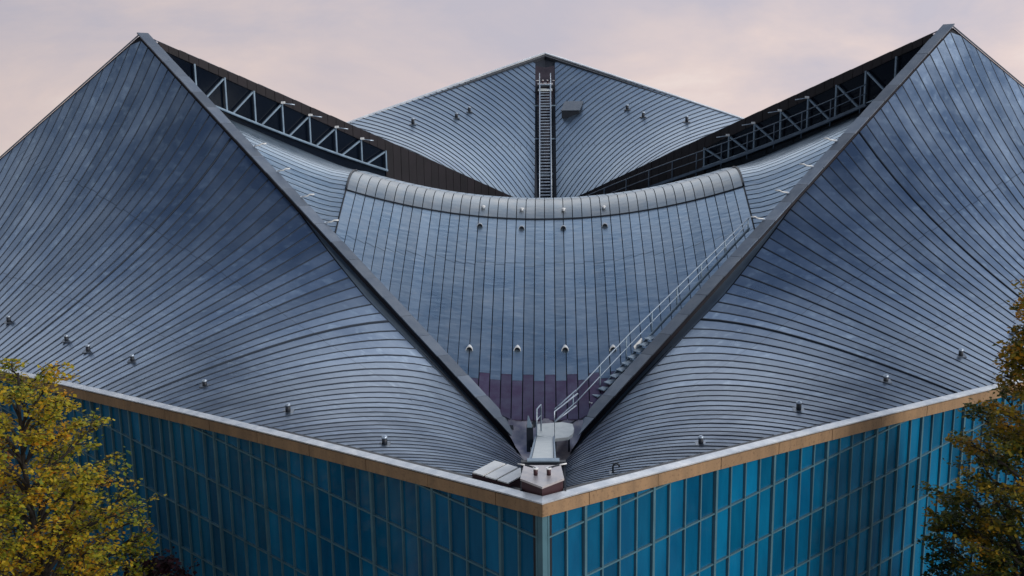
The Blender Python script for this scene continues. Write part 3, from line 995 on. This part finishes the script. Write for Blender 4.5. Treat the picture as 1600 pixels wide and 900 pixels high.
# corner plinth, its posts and the beam, at the near and far corners
def corner_kit(back, where):
    def Q(x, y, z): return Vector((x, 2 * A0 - y - 5.0 if back else y, z - 3.0 if back else z))
    zt_ = 2.42
    v = thing('corner_plinth', Q(0, 1.6, zt_ - 0.4), 'pale pointed metal plinth with two short posts %s' % where, 'plinth')
    b = MB()
    ring = [(0, 0.42), (1.0, 1.35), (0.86, 2.85), (-0.86, 2.85), (-1.0, 1.35)]
    top = [b.add(Q(x, y, zt_)) for x, y in ring]
    top2 = [b.add(Q(x, y, zt_)) for x, y in ring]
    bot = [b.add(Q(x, y, zt_ - 0.10)) for x, y in ring]
    b.face(top if not back else top[::-1])
    for k in range(5):
        b.face((top2[k], top2[(k + 1) % 5], bot[(k + 1) % 5], bot[k]))
    b.face(bot[::-1])
    b.build('top_sheet', M['plinth'], v)
    b = MB()
    t2 = [b.add(Q(x * 0.95, 1.6 + (y - 1.6) * 0.95, zt_ - 0.10)) for x, y in ring]
    b2 = [b.add(Q(x * 0.95, 1.6 + (y - 1.6) * 0.95, zt_ - 0.75)) for x, y in ring]
    for k in range(5):
        b.face((t2[k], t2[(k + 1) % 5], b2[(k + 1) % 5], b2[k]))
    b.build('base', M['red'], v)
    for sx in (-1, 1):
        b = MB(); b.tube([Q(sx * 0.30, 1.75, zt_), Q(sx * 0.30, 1.75, zt_ + 0.30)], 0.10, 10); pst = b.build('post', M['red'], v)
        b = MB(); b.tube([Q(sx * 0.30, 1.75, zt_ + 0.30), Q(sx * 0.30, 1.75, zt_ + 0.36)], [0.13, 0.13], 10); b.build('post_cap', M['white'], pst)
        b = MB(); b.tube([Q(sx * 0.30, 1.75, zt_ + 0.34), Q(sx * 0.78, 2.05, zt_ + 0.36)], 0.04, 6); b.build('arm', M['dark'], v)
        b = MB(); b.tube([Q(sx * 0.78, 2.05, zt_ + 0.36), Q(sx * 1.12, 2.2, zt_ + 0.36)], 0.035, 6); b.build('arm_tip', M['white'], v)
    w = thing('steel_cross_beam', Q(0, 3.3, 1.2), 'dark blue steel beam on two posts behind the plinth %s' % where, 'beam')
    b = MB(); b.box(Q(0.05, 3.3, 2.30), 2.1, 0.28, 0.26); b.build('beam', M['dark'], w)
    b = MB(); b.box(Q(0.05, 3.32, 2.47), 1.5, 0.34, 0.06); b.build('top_flange', M['steel'], w)
    for sx in (-1, 1):
        b = MB(); b.box(Q(0.05 + sx * 0.98, 3.25, 1.6), 0.13, 0.16, 1.5); b.build('post', M['dark'], w)
        b = MB(); b.bar(Q(0.05 + sx * 0.98, 3.15, 2.2), Q(0.05 + sx * 1.0, 1.2, 1.85), 0.09, 0.12); b.build('strut', M['dark'], w)
corner_kit(False, 'at the near corner')
corner_kit(True, 'at the far corner above the long ladder')

# sloping gangway down the near valley
y0, z0, y1, z1 = 3.5, 2.32, 31.6, -8.15
def ramp_z(y): return z0 + (z1 - z0) * (y - y0) / (y1 - y0)
GW = thing('corner_gangway', (0, y0, ramp_z(y0) - 1), 'pale sheet gangway running back from the near corner between the parapets', 'gangway')
b = MB()
n = 14
for i in range(n):
    ya, yb = y0 + (y1 - y0) * i / n + 0.01, y0 + (y1 - y0) * (i + 1) / n - 0.01
    q = MB()
    q.hexa([(-0.52, ya, ramp_z(ya) - 0.06), (0.52, ya, ramp_z(ya) - 0.06), (0.52, yb, ramp_z(yb) - 0.06), (-0.52, yb, ramp_z(yb) - 0.06),
            (-0.52, ya, ramp_z(ya)), (0.52, ya, ramp_z(ya)), (0.52, yb, ramp_z(yb)), (-0.52, yb, ramp_z(yb))])
    q.build('deck_sheet', M['deck'], GW)
for sx in (-1, 1):
    q = MB(); q.bar((sx * 0.60, y0, ramp_z(y0) - 0.12), (sx * 0.60, y1, ramp_z(y1) - 0.12), 0.10, 0.30); q.build('side_beam', M['steel'], GW)
for k in range(4):
    y = 6 + 8 * k
    for sx in (-1, 1):
        q = MB(); q.bar((sx * 0.6, y, ramp_z(y) - 0.2), (sx * 0.6, y, min(roof_z(y / R2, y / R2), ramp_z(y) - 0.5)), 0.1, 0.1); q.build('leg', M['dark'], GW)
# landing to the right with rounded end
q = MB()
zl = -8.05
out = [(0.55, 31.0), (1.55, 31.3), (1.85, 31.9), (1.95, 32.8), (1.85, 33.6), (1.2, 33.9), (-0.5, 33.6), (-0.5, 31.6)]
t_ = [q.add((x, y, zl)) for x, y in out]; t3 = [q.add((x, y, zl)) for x, y in out]; b_ = [q.add((x, y, zl - 0.22)) for x, y in out]
q.face(t_); q.face(b_[::-1])
for k in range(len(out)):
    q.face((t3[k], b_[k], b_[(k + 1) % len(out)], t3[(k + 1) % len(out)]))
q.build('landing', M['deck'], GW)
for x, y in ((0.7, 31.6), (1.6, 32.0), (1.5, 33.4), (-0.3, 33.3)):
    q = MB(); q.bar((x, y, zl - 0.2), (x, y, -9.4), 0.12, 0.12); q.build('leg', M['dark'], GW)
# left hoop rail, right rail
q = MB(); q.tube([(-0.55, 31.5, zl - 0.6), (-0.50, 31.5, -6.15), (-0.24, 32.4, -6.2), (-0.24, 32.4, zl)], 0.055, 8); q.build('hoop_rail', M['galv'], GW)
q = MB(); q.tube([(-0.5, 31.5, -6.9), (-0.24, 32.4, -6.95)], 0.04, 6); q.build('mid_rail', M['galv'], GW)
q = MB(); q.tube([(0.63, 31.2, zl - 0.4), (0.66, 31.3, -6.25), (2.2, 32.6, -5.5)], 0.055, 8); q.build('hand_rail', M['galv'], GW)
q = MB(); q.tube([(0.64, 31.3, -7.0), (2.1, 32.6, -6.35)], 0.045, 6); q.build('mid_rail', M['galv'], GW)
# cabinet left of the gangway
CB = thing('control_cabinet', (-0.95, 28.5, -8.2), 'narrow dark steel cabinet with bracket left of the gangway', 'cabinet')
b = MB(); b.box((-0.93, 28.5, -6.95), 0.42, 0.5, 1.7); b.build('case', M['dark'], CB)
b = MB(); b.hexa([(-1.1, 28.2, -6.1), (-0.8, 28.2, -6.1), (-0.8, 28.7, -6.1), (-1.1, 28.7, -6.1), (-1.06, 28.4, -5.4), (-1.0, 28.4, -5.4), (-1.0, 28.5, -5.4), (-1.06, 28.5, -5.4)]); b.build('fin', M['steel'], CB)
b = MB(); b.box((-0.72, 28.1, -7.6), 0.35, 0.3, 0.25); b.build('junction_box', M['white'], CB)

# stair along the right parapet with its long rail
ST = thing('parapet_stair', NE.P(TT + 2.5, TT + 1.4, -8.5), 'open steel stair with pale treads climbing inside the right parapet', 'stair')
def sp_(q, off, dz): return NE.P(TT + q, TT + off, ridge_z(q / R2) + dz)
qs = 2.5
for k in range(17):
    q_ = qs + 0.60 * k
    c = sp_(q_, 1.34, -0.42)
    b = MB()
    ax = (Vector((1, 1, 0)) / R2, Vector((-1, 1, 0)) / R2, Z)
    b.box(c, 0.95, 0.55, 0.07, ax); b.build('tread', M['deck'] if k < 7 else M['steel'], ST)
for off in (0.95, 1.74):
    b = MB(); b.bar(sp_(qs - 0.4, off, -0.58), sp_(23.5 if off > 1 else 12.5, off, -0.58), 0.08, 0.22); b.build('stringer', M['steel'], ST)
RL = thing('parapet_handrail', NE.P(TT + 2.2, TT + 2.05, -8.5), 'long galvanised handrail running up inside the right parapet', 'handrail')
rail_off = 1.85
def rail_h(q_, h): return -0.65 + h * (1.0 - 0.55 * max(0.0, q_ - 10) / 13.6)
for h, r_ in ((1.8, 0.05), (0.95, 0.04)):
    b = MB(); b.tube([Vector((0.66, 31.6, -6.2 - (1.8 - h))), Vector((2.1, 34.6, -6.05 - (1.8 - h)))] + [sp_(4.6 + 19 * k / 10, rail_off, rail_h(4.6 + 1.9 * k, h)) for k in range(0, 11)], r_, 8)
    b.build('rail', M['rail'], RL)
for k in range(8):
    q_ = 4.6 + 2.7 * k
    b = MB(); b.tube([sp_(q_, rail_off, -0.9), sp_(q_, rail_off, rail_h(q_, 1.8))], 0.055, 6); b.build('baluster', M['steel'], RL)
for q_, w in ((3.9, 'at the foot of the stair'), (11.2, 'at the head of the treads')):
    p = sp_(q_, rail_off - 0.05, -0.3)
    s_ = thing('sign_plate', p, 'small blank white plate fixed to the stair rail %s' % w, 'plate')
    b = MB(); b.bar(p - (sp_(1, 0, 0) - sp_(0, 0, 0)) * 0.42, p + (sp_(1, 0, 0) - sp_(0, 0, 0)) * 0.42, 0.05, 0.34); b.build('plate', M['white'], s_)
    b = MB(); b.bar(p + Z * -0.2 + Vector((-0.05, 0.05, 0)), p + Z * 0.2 + Vector((-0.05, 0.05, 0)), 0.05, 0.05); b.build('clip', M['steel'], s_)

# three-pane roof hatch beside the near corner
HT = thing('roof_hatch', NW.P(4.2, 1.0, 1.2), 'low white roof hatch of three sloping panels beside the near corner', 'hatch')
def hp(s, t, dz=0.0): return NW.P(s, t, 1.92 - 0.09 * s + 0.10 * (t - 0.6) + dz)
b = MB()
b.hexa([NW.P(2.75, 0.62, 0.5), NW.P(5.35, 0.62, 0.5), NW.P(5.35, 2.02, -0.2), NW.P(2.75, 2.02, -0.2), hp(2.75, 0.62, -0.05), hp(5.35, 0.62, -0.05), hp(5.35, 2.02, -0.05), hp(2.75, 2.02, -0.05)])
b.build('frame', M['red'], HT)
for k in range(3):
    sa, sb = 2.78 + 0.86 * k + 0.05, 2.78 + 0.86 * (k + 1) - 0.07
    b = MB()
    b.hexa([hp(sa, 0.6), hp(sb, 0.6), hp(sb, 2.05), hp(sa, 2.05), hp(sa, 0.6, 0.06), hp(sb, 0.6, 0.06), hp(sb, 2.05, 0.06), hp(sa, 2.05, 0.06)])
    b.build('panel', M['white'], HT)

# long stepped ladder in the far valley
LD = thing('valley_ladder', (0, 2 * A0 - 31, -11), 'long steel ladder stair climbing the valley to the far roof corner', 'ladder')
def lz(y):      # y counted from the far corner
    return roof_z(y / R2, y / R2, True) + 0.62
ya, yb = 9.4, 31.0
for sx in (-1, 1):
    b = MB(); b.bar((sx * 0.62, 2 * A0 - ya + 1.0, lz(ya - 1.0) + 0.1), (sx * 0.62, 2 * A0 - yb, lz(yb) + 0.1), 0.11, 0.30); b.build('stringer', M['galv'], LD)
    b = MB(); b.tube([(sx * 0.66, 2 * A0 - ya + 1.4, lz(ya) + 0.4), (sx * 0.66, 2 * A0 - ya + 1.4, lz(ya) + 2.0), (sx * 0.66, 2 * A0 - ya - 1, lz(ya + 1) + 1.3), (sx * 0.66, 2 * A0 - yb, lz(yb) + 0.75)], 0.05, 6); b.build('hand_rail', M['galv'], LD)
nt_ = 38
for k in range(nt_):
    y = ya + (yb - ya) * (k + 0.5) / nt_
    b = MB(); b.box((0, 2 * A0 - y, lz(y) + 0.12), 1.16, 0.30, 0.09); b.build('tread', M['galv'], LD)
for y in (12, 18.5, 25):
    b = MB(); b.box((0, 2 * A0 - y, lz(y) - 0.1), 3.0, 0.12, 0.12); b.build('cross_bearer', M['steel'], LD)
b = MB(); b.box((0, 2 * A0 - 9.0, lz(9.0) + 0.05), 1.7, 1.2, 0.1); b.build('top_platform', M['deck'], LD)
b = MB(); b.box((0, 2 * A0 - 31.5, lz(31.0) - 0.1), 1.5, 1.2, 0.2); b.build('foot_platform', M['steel'], LD)
# box hatch on the back slope
hx, hy = 3.1, 116.4
hz_ = back_roof(hx, hy)
HB_ = thing('box_hatch', (hx, hy, hz_), 'dark grey box hatch with sloping lid right of the long ladder', 'hatch')
b = MB(); b.hexa([(hx - 1.2, hy - 1.2, hz_ - 0.7), (hx + 0.8, hy - 1.2, hz_ - 0.7), (hx + 1.3, hy + 1.2, hz_ - 0.1), (hx - 0.7, hy + 1.2, hz_ - 0.1),
                  (hx - 1.2, hy - 1.2, hz_ + 0.2), (hx + 0.8, hy - 1.2, hz_ + 0.2), (hx + 1.3, hy + 1.2, hz_ + 0.75), (hx - 0.7, hy + 1.2, hz_ + 0.75)]); b.build('case', M['dark'], HB_)
b = MB(); b.hexa([(hx - 1.3, hy - 1.3, hz_ + 0.2), (hx + 0.9, hy - 1.3, hz_ + 0.2), (hx + 1.4, hy + 1.25, hz_ + 0.77), (hx - 0.8, hy + 1.25, hz_ + 0.77),
                  (hx - 1.3, hy - 1.3, hz_ + 0.3), (hx + 0.9, hy - 1.3, hz_ + 0.3), (hx + 1.4, hy + 1.25, hz_ + 0.87), (hx - 0.8, hy + 1.25, hz_ + 0.87)]); b.build('lid', M['coping'], HB_)

# maintenance walkway in front of the right clerestory
WK = thing('maintenance_walkway', SE.P(TT + 15, TT + 1.4, -4), 'steel maintenance walkway with railings along the right clerestory wall', 'walkway')
def wz(x): return -1.75 + 0.60 * (x - 16.0) + 0.005 * (x - 16.0) * abs(x - 16.0)
def wpt(x, t, dz): return SE.P(TT + x * R2, TT + t, wz(x) + dz)
for t in (1.45, 2.35):
    b = MB()
    for k in range(8): b.bar(wpt(3.2 + 3.225 * k, t, 0.0), wpt(3.2 + 3.225 * (k + 1), t, 0.0), 0.12, 0.24)
    b.build('edge_beam', M['steel_dark'], WK)
b = MB()
for k in range(8): b.bar(wpt(3.2 + 3.225 * k, 1.9, 0.08), wpt(3.2 + 3.225 * (k + 1), 1.9, 0.08), 0.8, 0.05)
b.build('grating', M['dark'], WK)
for h, r_ in ((1.75, 0.05), (0.95, 0.04)):
    b = MB(); b.tube([wpt(3.2 + 2.58 * k, 2.35, h) for k in range(11)], r_, 6); b.build('rail', M['steel_dark'], WK)
for k in range(13):
    x = 3.4 + 2.1 * k
    b = MB(); b.tube([wpt(x, 2.35, -0.55), wpt(x, 2.35, 1.75)], 0.055, 6); b.build('baluster', M['steel_dark'], WK)

# ------------------------------------------------------------------ trees
def tree(name, base, label, leaf, env, rng_seed, limbs, leaf_size, per, bark='bark', top_sparse=None, lean=(0, 0), group=None, tint_fn=None):
    rg = random.Random(rng_seed)
    bx, by = base
    T = thing(name, (bx, by, GZ), label, 'tree', group)
    ztop = env[0][0]
    zlow = env[-1][0]
    def rad(z):
        for (za, ra), (zb, rb) in zip(env[:-1], env[1:]):
            if zb <= z <= za:
                return ra + (rb - ra) * (za - z) / (za - zb)
        return 0.3
    wood = MB()
    trunk = []
    for i in range(13):
        q = i / 12
        z = GZ + (ztop - 1.0 - GZ) * q
        trunk.append(Vector((bx + lean[0] * q + 0.35 * math.sin(q * 7 + rng_seed), by + lean[1] * q + 0.3 * math.cos(q * 6 + rng_seed), z)))
    wood.tube(trunk, [0.42 * (1 - 0.93 * i / 12) + 0.03 for i in range(13)], 8)
    def tpos(z):
        q = min(1, max(0, (z - GZ) / (ztop - 1.0 - GZ)))
        f = q * 12; i = min(11, int(f))
        return trunk[i].lerp(trunk[i + 1], f - i)
    lv, lf, tint = [], [], []
    def leafclump(c, spread, cnt, dirv):
        base_t = tint_fn(c, rg) if tint_fn else rg.random()
        for _ in range(cnt):
            p = c + Vector((rg.gauss(0, spread), rg.gauss(0, spread), rg.gauss(0, spread * 0.45)))
            a = rg.uniform(0, 2 * math.pi)
            tilt = rg.gauss(0, 0.6)
            d = Vector((math.cos(a), math.sin(a), math.sin(tilt) * 0.6)).normalized()
            nrm = Vector((rg.gauss(0, 0.5), rg.gauss(0, 0.5), 1)).normalized()
            sd = d.cross(nrm).normalized()
            L = leaf_size * (0.5 + 0.85 * rg.random() ** 1.3)
            W = L * 0.36
            i = len(lv)
            lv.extend([p, p + d * L * 0.45 + sd * W - nrm * 0.02, p + d * L - nrm * L * 0.2, p + d * L * 0.45 - sd * W - nrm * 0.02])
            lf.append((i, i + 1, i + 2, i + 3))
            tv = min(1, max(0, base_t + rg.gauss(0, 0.13)))
            tint.extend([tv] * 4)
    for i in range(limbs):
        q = (i + rg.random()) / limbs
        zt_ = ztop - 0.6 - (ztop - zlow - 1.5) * q ** 0.85
        ang = i * 2.399 + rg.uniform(-0.4, 0.4)
        R = rad(zt_) * rg.uniform(0.75, 1.04)
        tip = tpos(zt_).copy()
        tip = Vector((bx + lean[0], by + lean[1], zt_)) + Vector((math.cos(ang) * R, math.sin(ang) * R, 0))
        zs = max(GZ + 6, zt_ - R * rg.uniform(0.55, 1.0) - 0.5)
        st = tpos(zs)
        mid = st.lerp(tip, 0.5) + Vector((0, 0, R * 0.10)) + Vector((rg.gauss(0, .25), rg.gauss(0, .25), rg.gauss(0, .2)))
        ctrl = [st, st.lerp(mid, 0.5) + Vector((0, 0, 0.2)), mid, mid.lerp(tip, 0.55) + Vector((rg.gauss(0, .15), rg.gauss(0, .15), 0.15)), tip]
        r0 = 0.05 + 0.018 * R
        wood.tube(ctrl, [r0, r0 * 0.85, r0 * 0.6, r0 * 0.4, 0.03], 5, False)
        def lp(f):
            f *= 4; k = min(3, int(f)); return ctrl[k].lerp(ctrl[k + 1], f - k)
        nsub = 5 + int(R * 1.3)
        for s_ in range(nsub):
            f = 0.28 + 0.72 * (s_ + rg.random()) / nsub
            o = lp(f)
            a2 = ang + rg.choice((-1, 1)) * rg.uniform(0.3, 1.4)
            ln_ = rg.uniform(0.5, 1.25) * (0.6 + 0.18 * R)
            e = o + Vector((math.cos(a2) * ln_, math.sin(a2) * ln_, rg.uniform(-0.15, 0.5) * ln_))
            wood.tube([o, o.lerp(e, 0.5) + Vector((0, 0, 0.06)), e], [0.04, 0.03, 0.015], 4, False)
            ntw = 4
            for t_i in range(ntw):
                g_ = 0.3 + 0.7 * (t_i + rg.random()) / ntw
                c = o.lerp(e, g_) + Vector((rg.gauss(0, .16), rg.gauss(0, .16), rg.gauss(0.05, .1)))
                leafclump(c, 0.22, per, None)
            leafclump(e, 0.18, per // 2, None)
    wood.build('trunk', M[bark], T)
    mb = MB()
    mb.v = [tuple(p) for p in lv]; mb.f = lf; mb.sm = [False] * len(lf); mb.tint = tint
    mb.build('crown', M[leaf], T)
    return T
def t_left(c, rg):
    h = (c.z + 12) / 16
    nz = mnoise.noise(Vector((c.x, c.y, c.z)) * 0.45)
    side = (c.x + 26.5) / 7
    return 0.63 - 0.16 * h - 0.18 * side + 0.40 * nz + rg.gauss(0, 0.12)
def t_right(c, rg):
    nz = mnoise.noise(Vector((c.x, c.y, c.z)) * 0.5 + Vector((7, 3, 1)))
    return 0.50 + 0.035 * (c.z + 3) + 0.50 * nz + rg.gauss(0, 0.14)
def t_m(c, rg): return rg.random()
tree('autumn_tree', (-27.7, 13.5), 'tall yellow and orange autumn tree in front of the left glass wall', 'leaf_yellow',
     [(4.2, 0.9), (2.6, 2.0), (0.5, 3.3), (-3, 5.2), (-8, 6.4), (-14, 5.8), (-19, 3.5)], 5, 116, 0.245, 10, tint_fn=t_left)
tree('autumn_tree', (26.1, 13.0), 'dark green and orange autumn tree in front of the right glass wall', 'leaf_green',
     [(8.4, 0.8), (7.0, 1.5), (4.6, 1.5), (2.6, 2.2), (0.8, 3.4), (-2, 4.4), (-8, 5.1), (-14, 5.0), (-19, 3.5)], 9, 136, 0.25, 14, tint_fn=t_right)
tree('maroon_tree', (-21.6, 12.5), 'small dark maroon leaved tree top below the yellow tree', 'leaf_maroon',
     [(-6.9, 0.6), (-8.2, 1.9), (-11, 2.6), (-15, 2.4), (-18, 1.5)], 3, 26, 0.30, 12, tint_fn=t_m)
